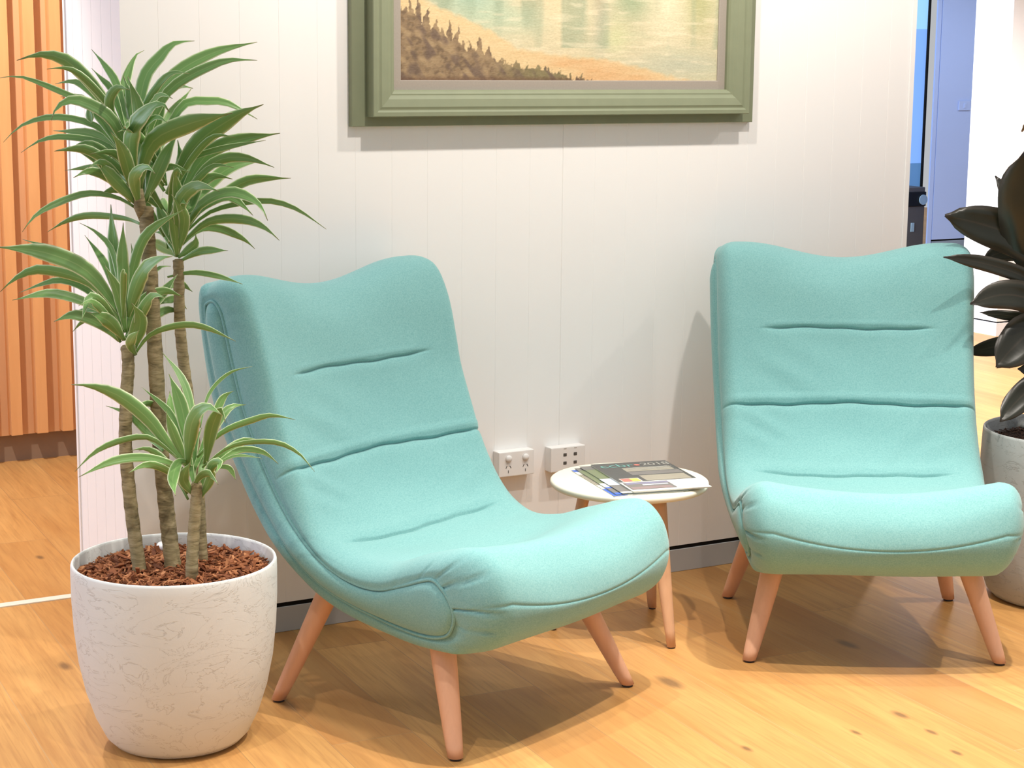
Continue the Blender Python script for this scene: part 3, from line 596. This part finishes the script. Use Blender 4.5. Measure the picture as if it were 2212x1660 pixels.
bbox('mounting_block',-.0575,.0575,-.031,0,-.036,.036,M['plastic'],do,.003); bbox('faceplate',-.0575,.0575,-.036,-.030,-.036,.036,M['plastic'],do,.0025)
for sx in(-.011,.0235):
    for sz in(.013,-.0115):
        bbox('port',sx-.0055,sx+.0055,-.0368,-.0355,sz-.0045,sz+.0045,M['slot'],do,.001,1)
    bbox('port_tag',sx-.0045,sx+.0045,-.0366,-.0355,.030,.0322,pap('tag_grey',(.45,.42,.38)),do,0)

# ------------------------------------------------------------------ framed painting
pf=thing('framed_painting','large landscape painting of a sandy waterside in a wide sage green frame','painting',(1.264,0,1.36))
FW,FH=1.302,.94
def ring(prof,x0,x1,z0,z1):
    """prof: list of (inset, y). mitred frame"""
    V=[];Fs=[]
    for ins,y in prof: V+=[(x0+ins,y,z0+ins),(x1-ins,y,z0+ins),(x1-ins,y,z1-ins),(x0+ins,y,z1-ins)]
    for i in range(len(prof)-1):
        for k in range(4): Fs.append((i*4+k,i*4+(k+1)%4,(i+1)*4+(k+1)%4,(i+1)*4+k))
    return V,Fs
v,f=ring([(0,0),(0,-.019),(.0015,-.0205),(.06,-.0205)],-FW/2,FW/2,0,FH); fix(obj('outer_frame',v,f,M['frame'],pf))
v,f=ring([(0,-.0205),(0,-.060),(.002,-.062),(.012,-.062),(.017,-.058),(.020,-.058),(.026,-.060),(.046,-.056),(.052,-.052),(.056,-.050),(.060,-.050),(.066,-.046),(.070,-.040),(.070,-.026)],-.608,.608,.026,FH-.026); fix(obj('frame_moulding',v,f,M['frame'],pf))
v,f=ring([(0,-.030),(.024,-.030),(.026,-.029),(.026,-.024)],-.5385,.5385,.0955,FH-.0955); fix(obj('liner',v,f,M['liner'],pf))
cx0,cx1,cz0,cz1=-.5135,.5135,.1205,FH-.1205
NX,NZ=460,330
def hsh(n): return rng.random(n)
def vnoise(x,y,sx,sy,seed,rot=0):
    if rot: x,y=x*math.cos(rot)-y*math.sin(rot)+900,x*math.sin(rot)+y*math.cos(rot)+900
    r=np.random.default_rng(seed); g=r.random((80,80)); X=x*sx; Y=y*sy; xi=np.floor(X).astype(int); yi=np.floor(Y).astype(int); fx=X-xi; fy=Y-yi; fx=fx*fx*(3-2*fx); fy=fy*fy*(3-2*fy)
    G=lambda a,b: g[a%80,b%80]
    return (G(xi,yi)*(1-fx)+G(xi+1,yi)*fx)*(1-fy)+(G(xi,yi+1)*(1-fx)+G(xi+1,yi+1)*fx)*fy
def paint():
    # u: 0..687 left to right, w: 0 at the bottom, upwards (same unit)
    u,w=np.meshgrid(np.linspace(0,687,NX),np.linspace(0,687*(cz1-cz0)/(cx1-cx0),NZ))
    wet=np.array([213,200,160.])[None,None]*np.ones(u.shape+(1,))
    def blend(col,a): 
        nonlocal wet; a=np.clip(a,0,1)[...,None]; wet=wet*(1-a)+np.array(col,float)*a
    def blob(x,y,rx,ry,p=1): return np.exp(-(((u-x)/rx)**2+((w-y)/ry)**2)**p)
    n1=vnoise(u,w,.012,.06,1); n2=vnoise(u,w,.03,.22,2); n3=vnoise(u,w,.10,.10,3); n4=vnoise(u,w,.035,.006,4)
    blend((196,200,160),n1*.6); blend((226,205,165),n2*.45)
    blend((165,195,170),.9*blob(150,150,80,45)); blend((185,203,170),.7*blob(230,115,120,30))
    blend((150,170,130),.85*blob(490,160,45,50)); blend((178,178,120),.8*blob(640,150,35,60)); blend((160,150,120),.6*blob(415,170,14,60)); blend((185,180,160),.5*blob(420,90,20,50))
    blend((226,205,160),.8*blob(330,130,50,60)); blend((228,218,180),.7*blob(570,130,45,70)); blend((222,190,145),.6*blob(260,160,40,30)); blend((205,212,150),.5*blob(450,80,30,30))
    blend((186,190,165),.7*blob(600,30,120,25)); blend((150,120,105),.35*blob(250,185,40,20))
    blend((140,160,130),.5*np.clip((n4-.55)*4,0,1)*(w>60)); blend((240,226,190),.35*np.clip((n2-.6)*4,0,1))
    # upper part of the picture: trees and sky
    h=190+30*vnoise(u,w*0,.02,1,9)
    up=np.clip((w-h)/12,0,1); blend((120,125,85),up*.9); blend((190,180,130),up*n3*.5); sk=np.clip((w-300-40*vnoise(u,w*0,.03,1,12))/14,0,1); blend((205,205,190),sk)
    # beach
    top=np.interp(u,[0,60,180,240,330,430,520,600,687],[175,140,95,62,50,42,26,8,-6])+6*(n3-.5)
    sand=np.clip((top-w)/9,0,1); blend((226,196,142),sand); blend((222,172,115),.8*sand*np.clip((u-200)/150,0,1)*n1*1.5); blend((236,208,160),.4*sand*n2)
    # scrubby bank
    n5=vnoise(u,w,.06,.09,31,.6); n6=vnoise(u,w,.16,.22,32,-.5)
    tb=np.interp(u,[0,30,57,112,167,227,300,377,430],[122,105,88,66,42,26,18,4,-8])
    sp=0
    for x,hh,wd,ln in [(36,52,6,.0),(30,40,6,-.25),(44,38,6,.3),(52,26,8,.1),(12,16,12,0),(66,22,7,.2),(98,36,6,.05),(92,22,6,-.3),(106,30,6,.3),(112,20,8,0),(78,12,8,0),(160,34,8,0),(152,22,8,-.4),(169,26,8,.35),(178,14,9,.2),(142,12,8,-.2),(125,12,8,0),(205,10,8,0),(232,13,7,.2),(240,9,8,0),(300,10,4,0)]+[((x*47)%400,7,5,.1) for x in range(26)]:
        base=np.interp(x,[0,30,57,112,167,227,300,377,430],[122,105,88,66,42,26,18,4,-8])-14
        cx=x+ln*np.maximum(0,w-base); hN=hh+14; prf=hN*np.clip(1-np.abs(u-cx+5*(n6-.5))/(wd*1.25),0,1)**.55
        sp=np.maximum(sp,np.where(prf>0,np.clip(base+prf-tb,0,99),0))
    tb=tb+sp+10*(n3-.5)+8*(vnoise(u,w,.3,.3,5)-.5)
    bank=np.clip((tb-w)/4,0,1); blend((150,124,92),bank); blend((120,98,74),bank*np.clip((n6-.42)*3,0,1)*.8); blend((176,148,108),bank*np.clip((n5-.5)*3,0,1)*.8); blend((132,128,84),bank*.6*np.clip((u-180)/90,0,1)); blend((112,92,80),bank*.7*np.clip((vnoise(u,w,.05,.12,7,.9)-.52)*4,0,1)); blend((110,80,60),bank*np.clip((10-w)/8,0,1)*.6)
    wet+= (vnoise(u,w,.35,.9,8)-.5)[...,None]*16
    g=wet.mean(2,keepdims=True); wet=g+(wet-g)*.86-4
    return np.clip(wet,0,255)/255
img=paint(); lin=np.where(img<=.04045,img/12.92,((img+.055)/1.055)**2.4)
xs=np.linspace(cx0,cx1,NX); zs=np.linspace(cz0,cz1,NZ)
V=[(x,-.0255,z) for z in zs for x in xs]; Fs=[(j*NX+i,j*NX+i+1,(j+1)*NX+i+1,(j+1)*NX+i) for j in range(NZ-1) for i in range(NX-1)]
t=NT('oil_paint'); at=t.n('ShaderNodeAttribute'); at.attribute_name='pigment'; t.base(at.outputs['Color'],.5,.35); bn=t.noise(t.mapping(t.coord(),(60,60,200)),1.0,3); t.bump(bn.outputs[0],.25,.003)
cv=obj('canvas',V,Fs,t.m,pf); ca=cv.data.color_attributes.new('pigment','FLOAT_COLOR','POINT')
ca.data.foreach_set('color',np.concatenate([lin.reshape(-1,3),np.ones((NX*NZ,1))],1).astype(np.float32).ravel())
obj('backing_board',*box(-.6,.6,-.018,-.002,.03,FH-.03),M['liner'],pf)

# ------------------------------------------------------------------ potted plants
def mat_pot(name='stone_pot',k=1.0):
    t=NT(name); co=t.coord(); n1=t.noise(co,5,4,.6); n2=t.noise(co,26,5,.65,1.5); n3=t.noise(t.mapping(co,(6,6,14)),1.0,4,.6,2.0)
    col=t.mix(n1.outputs[0],c(.64*k,.66*k,.645*k),c(.73*k,.75*k,.73*k)); vein=t.ramp(n3.outputs[0],[(.485,c(0,0,0)),(.50,c(1,1,1)),(.515,c(0,0,0))])
    col=t.mix(t.math('MULTIPLY',vein,.42),col,c(.36*k,.34*k,.31*k)); t.base(col,.62,.3)
    h=t.math('ADD',t.math('MULTIPLY',n2.outputs[0],.5),t.math('MULTIPLY',vein,-.35)); t.bump(h,.22,.004); return t.m
M['pot']=mat_pot(); M['pot_grey_shaded']=mat_pot('shaded_grey_stone_pot',.62)  # second pot: grey stone, with the shade on it mixed into its colour
def mat_bark():
    t=NT('plant_bark'); co=t.coord(); r=t.noise(t.mapping(co,(25,25,110)),1.0,4,.6,.6); n=t.noise(co,60,3)
    col=t.ramp(r.outputs[0],[(.3,c(.10,.075,.04)),(.5,c(.27,.21,.11)),(.7,c(.40,.32,.19))]); col=t.mix(t.math('MULTIPLY',n.outputs[0],.5),col,c(.20,.17,.075))
    t.base(col,.75,.25); t.bump(r.outputs[0],.5,.004); return t.m
M['bark']=mat_bark()
def mat_chips(name,cols):
    t=NT(name); at=t.n('ShaderNodeAttribute'); at.attribute_name='tone'; t.base(t.ramp(at.outputs['Fac'],[(i/(len(cols)-1),c(*q)) for i,q in enumerate(cols)]),.8,.2); return t.m
M['mulch']=mat_chips('bark_mulch',[(.09,.03,.015),(.22,.075,.03),(.34,.13,.055),(.52,.24,.11)])
M['soil']=mat_chips('dark_soil',[(.03,.016,.011),(.07,.035,.024),(.12,.065,.042)])
M['dracaena']=mat_leaf('dracaena_leaf',(.155,.315,.085),(.26,.41,.14),(.72,.80,.50),(.24,.22,.08))
M['rubber']=mat_leaf('rubber_leaf',(.018,.020,.012),(.040,.034,.022),(.034,.028,.020),(.03,.02,.015))
M['rubber'].node_tree.nodes['Principled BSDF'].inputs['Roughness'].default_value=.34
def chips(name,cx,cy,z0,R,n,lmin,lmax,mat,parent,dome=.008,seed=3):
    r=np.random.default_rng(seed); V=[];Fs=[];tone=[]
    m=40
    for j in range(9):
        for k in range(m):
            rad=R*j/8; a=2*math.pi*k/m; V.append((cx+rad*math.cos(a),cy+rad*math.sin(a),z0-.004+dome*(1-(j/8)**2))); tone.append(.08)
    for j in range(8):
        for k in range(m): Fs.append((j*m+k,(j+1)*m+k,(j+1)*m+(k+1)%m,j*m+(k+1)%m))
    for i in range(n):
        rad=(R-.006)*math.sqrt(r.random()); a=r.random()*6.283; x=cx+rad*math.cos(a); y=cy+rad*math.sin(a)
        L=lmin+(lmax-lmin)*r.random()**2; wd=L*(.14+.22*r.random()); th=wd*.4
        if rad+L/2>R: L=2*(R-rad)
        d=Vector((r.normal(),r.normal(),r.normal()*.38)).normalized(); s=d.cross(Vector((r.normal()*.3,r.normal()*.3,1))).normalized(); u=d.cross(s)
        zc=z0+dome*(1-(rad/R)**2)+r.random()*.008; p=Vector((x,y,zc)); b=len(V); tn=r.random()
        for sd,l in((-1,.5),(1,.5)):
            for ss,su in((-1,-1),(1,-1),(1,1),(-1,1)): V.append(p+d*(sd*L*l)+s*(ss*wd*.5*(1 if sd<0 else .6))+u*(su*th*.5)); tone.append(min(1,max(0,tn*.9+.1*r.random())))
        for q in((0,1,2,3),(4,7,6,5),(0,4,5,1),(1,5,6,2),(2,6,7,3),(3,7,4,0)): Fs.append(tuple(b+k for k in q))
    o=obj(name,V,Fs,mat,parent); at=o.data.attributes.new('tone','FLOAT','POINT'); at.data.foreach_set('value',np.array(tone,np.float32)); o['kind']='stuff'; return o
def blade_mesh(leaves, prof, fold=.22, nseg=14, curl=0.0, seed=1, twist=25, view=None, wide=1.0):
    """leaves: list of (max_width, points). returns verts, faces, uvs (per vertex)"""
    r=np.random.default_rng(seed); V=[];Fs=[];UV=[]; K=5
    for lf in leaves:
        wm=lf[0]*wide; P=crom([np.array(q) for q in lf[1:]],False,8); P=np.array(P); a=np.concatenate([[0],np.cumsum(np.linalg.norm(np.diff(P,axis=0),axis=1))]); u=np.linspace(0,a[-1],nseg); Q=np.stack([np.interp(u,a,P[:,k]) for k in range(3)],1)
        tw=math.radians(r.uniform(-twist,twist)); tw2=math.radians(r.uniform(-twist,twist)); b=len(V); prev=None
        for i in range(nseg):
            k=i/(nseg-1); t=Q[min(i+1,nseg-1)]-Q[max(i-1,0)]; t/=np.linalg.norm(t)+1e-9
            wv=np.cross(t,view); wv/=np.linalg.norm(wv)+1e-9
            if prev is not None and np.dot(wv,prev)<0: wv=-wv
            prev=wv; nn=np.cross(wv,t); an=tw+(tw2-tw)*k; wd=wv*math.cos(an)+nn*math.sin(an); nd=np.cross(t,wd)
            if np.dot(nd,view)>0 and False: nd=-nd
            if nd[2]<0: nd=-nd
            h=wm*.5*prof(k)
            for q in range(K):
                s=(q/(K-1)-.5)*2; wav=.06*wm*math.sin(k*17+q*2+wm*900)*abs(s)
                V.append(Q[i]+wd*(s*h)+nd*(fold*h*abs(s)+wav*.5)); UV.append((q/(K-1),k))
        for i in range(nseg-1):
            for q in range(K-1): Fs.append((b+i*K+q,b+i*K+q+1,b+(i+1)*K+q+1,b+(i+1)*K+q))
    return V,Fs,UV
def leaf_obj(name,leaves,prof,mat,parent,**kw):
    V,Fs,UV=blade_mesh(leaves,prof,**kw); o=obj(name,V,Fs,mat,parent,True); uvl=o.data.uv_layers.new(name='leaf')
    li=np.zeros(len(o.data.loops),np.int32); o.data.loops.foreach_get('vertex_index',li); uvl.data.foreach_set('uv',np.array(UV,np.float32)[li].ravel())
    m=o.modifiers.new('thickness','SOLIDIFY'); m.thickness=.0007; m.offset=0
    return o
def drac_prof(k): 
    return 1.12*max(.03,(.36+.64*sm(0,.5,k))*(1-sm(.60,1.02,k)**1.2))
VIEW=-np.array(fw)
PX,PY=-.104,-.622
dp=thing('potted_dracaena','tall dracaena with bare canes and striped leaves in a pale stone pot with bark mulch','plant',(PX,PY,0))
inv=lambda L: [L[0]]+[[q[0]-PX,q[1]-PY,q[2]] for q in L[1:]]
POT=[(.0,0),(.128,0),(.146,.006),(.163,.024),(.185,.07),(.204,.13),(.218,.20),(.2255,.27),(.229,.34),(.2295,.40),(.2290,.420),(.2275,.4248),(.2250,.4262),(.2225,.4248),(.2210,.420),(.2190,.37),(.2170,.345),(0,.345)]
v,f=lathe(POT,96,capb=False,capt=False); fix(obj('pot',v,f,M['pot'],dp,True))
chips('mulch',0,0,.392,.2185,2600,.008,.042,M['mulch'],dp,.010)
CROWN={'B':'T','A':'L','C':'R','D':'D'}
for k,stm in STEMS.items():
    s=inv(stm); P=crom([np.array(q) for q in s[1:]],False,7); P[0]=np.array([P[0][0],P[0][1],.375]); P=P[:-7] if k=='D' else P; n=len(P)
    rad=[s[0]*(1.0-.12*i/n)*(1+.05*math.sin(i*2.4)) for i in range(n)]; rad[-1]*=.6
    v,f=tube(P,rad,14); st=fix(obj('cane',v,f,M['bark'],dp,True))
    lv=[inv(x) for x in LEAVES[CROWN[k]]]
    r_=np.random.default_rng(ord(k)+2); cb=np.array(lv[0][1]); hgt={'B':.19,'A':.12,'C':.22,'D':.10}[k]
    for i in range({'B':18,'A':9,'C':16,'D':7}[k]):
        a=i*2.4+r_.random()*.6; z0=cb[2]+hgt*r_.uniform(-.6,.35); Ln=r_.uniform(.12,.19); up=r_.uniform(.25,.95); q=np.array([math.cos(a),math.sin(a),0])
        b=np.array([cb[0],cb[1],z0-.02])+q*.008
        lv.append([r_.uniform(.014,.024)]+[list(b),list(b+q*Ln*.32+np.array([0,0,Ln*.45*up+.02])),list(b+q*Ln*.68+np.array([0,0,Ln*.85*up+.02])),list(b+q*Ln+np.array([0,0,Ln*(1.05*up-.10)+.01]))])
    leaf_obj('leaf_rosette',lv,drac_prof,M['dracaena'],st,seed=ord(k),view=VIEW,twist=30)
# short pruned stub at the top of the tallest cane
B=inv(STEMS['B']); e=np.array(B[-1]); v,f=tube([e+np.array([-.004,0,-.03]),e+np.array([-.016,-.002,.0]),e+np.array([-.018,-.002,.04])],[.013,.014,.010],12); fix(obj('cane',v,f,M['bark'],dp,True))
v,f=lathe([(0,.014),(.020,.014),(.024,.010),(.024,0)],28,(.040,.170,.402),capb=False); fix(obj('white_cap',v,f,M['plastic'],dp,True))

RX,RY=2.55,-.729
rp=thing('potted_rubber_plant','dark-leaved rubber plant in a grey stone pot at the right edge beside the chair','plant',(RX,RY,0))
POT2=[(.0,0),(.170,0),(.192,.006),(.206,.022),(.220,.06),(.231,.12),(.239,.22),(.242,.32),(.241,.42),(.2385,.492),(.2370,.4985),(.2345,.500),(.2320,.4985),(.2305,.492),(.2290,.44),(.2275,.41),(0,.41)]
v,f=lathe(POT2,96,capb=False,capt=False); fix(obj('pot',v,f,M['pot_grey_shaded'],rp,True))
chips('soil',0,0,.458,.2280,1700,.006,.018,M['soil'],rp,.008,5)
v,f=lathe([(0,.014),(.024,.014),(.028,.010),(.028,0)],28,(.050,.195,.462),capb=False); fix(obj('white_cap',v,f,M['plastic'],rp,True))
RUBBER = [
 [0.1009,[0.024,0.077,0.944],[-0.089,0.121,1.036],[-0.202,0.166,1.082],[-0.318,0.21,1.111]],
 [0.0486,[0.024,0.085,0.983],[-0.029,0.217,1.115],[-0.042,0.261,1.173],[-0.055,0.293,1.212]],
 [0.1686,[0.021,0.076,0.931],[-0.064,0.08,1.041],[-0.122,0.076,1.175],[-0.162,0.068,1.3]],
 [0.0393,[0.019,0.061,0.852],[-0.129,0.064,0.936],[-0.247,0.073,0.976],[-0.361,0.082,1.0],[-0.428,0.088,1.009]],
 [0.0564,[0.026,0.073,0.931],[-0.043,0.156,0.998],[-0.093,0.198,1.0],[-0.145,0.236,0.972]],
 [0.0734,[0.016,0.054,0.812],[-0.142,0.046,0.881],[-0.25,0.045,0.898],[-0.366,0.039,0.88]],
 [0.0266,[0.013,0.048,0.773],[-0.081,0.084,0.812],[-0.161,0.114,0.827],[-0.232,0.141,0.836]],
 [0.0487,[0.009,0.039,0.713],[-0.044,0.134,0.731],[-0.09,0.198,0.721],[-0.152,0.276,0.692]],
 [0.1058,[0.009,0.045,0.746],[-0.107,0.056,0.777],[-0.183,0.052,0.742],[-0.253,0.042,0.693]],
 [0.0399,[0.0,0.028,0.641],[-0.088,0.048,0.669],[-0.15,0.062,0.678]],
 [0.0661,[-0.002,0.03,0.641],[-0.11,0.031,0.629],[-0.191,0.024,0.587],[-0.256,0.012,0.541]],
 [0.0806,[0.029,0.093,1.036],[-0.006,0.167,1.138],[-0.047,0.2,1.124],[-0.087,0.232,1.112]],
]
def rub_prof(k): return max(.02,(max(0,1-abs(2*k/.97-1)**2.6)**.62)) if k<.955 else .05+.25*(1-k)/.045
stem=[(0,0,.44),(.004,.003,.62),(-.004,.0,.80),(.004,-.003,1.0),(.0,.002,1.2),(.006,0,1.38)]
v,f=tube(crom([np.array(q) for q in stem],False,6),.011,12); st=fix(obj('stem',v,f,M['bark'],rp,True))
extra=[]; r_=np.random.default_rng(4)
for i in range(16):
    a=math.radians(-70+i*61%190); z=.62+.05*i; L=.20+.06*r_.random(); dz=.10*(r_.random()-.35)+.02*i/3
    extra.append([.085+.02*r_.random(),[.01*math.cos(a),.01*math.sin(a),z],[L*.35*math.cos(a),L*.35*math.sin(a),z+.05+dz*.4],[L*.75*math.cos(a),L*.75*math.sin(a),z+.05+dz],[L*1.05*math.cos(a),L*1.05*math.sin(a),z+.01+dz]])
leaf_obj('leaf_cluster',RUBBER,rub_prof,M['rubber'],st,seed=8,view=VIEW,twist=10,wide=1.2,fold=.18,nseg=22)
leaf_obj('leaf_cluster',extra,rub_prof,M['rubber'],st,seed=9,view=np.array((0,0,1.)),twist=15,fold=.18,nseg=22)
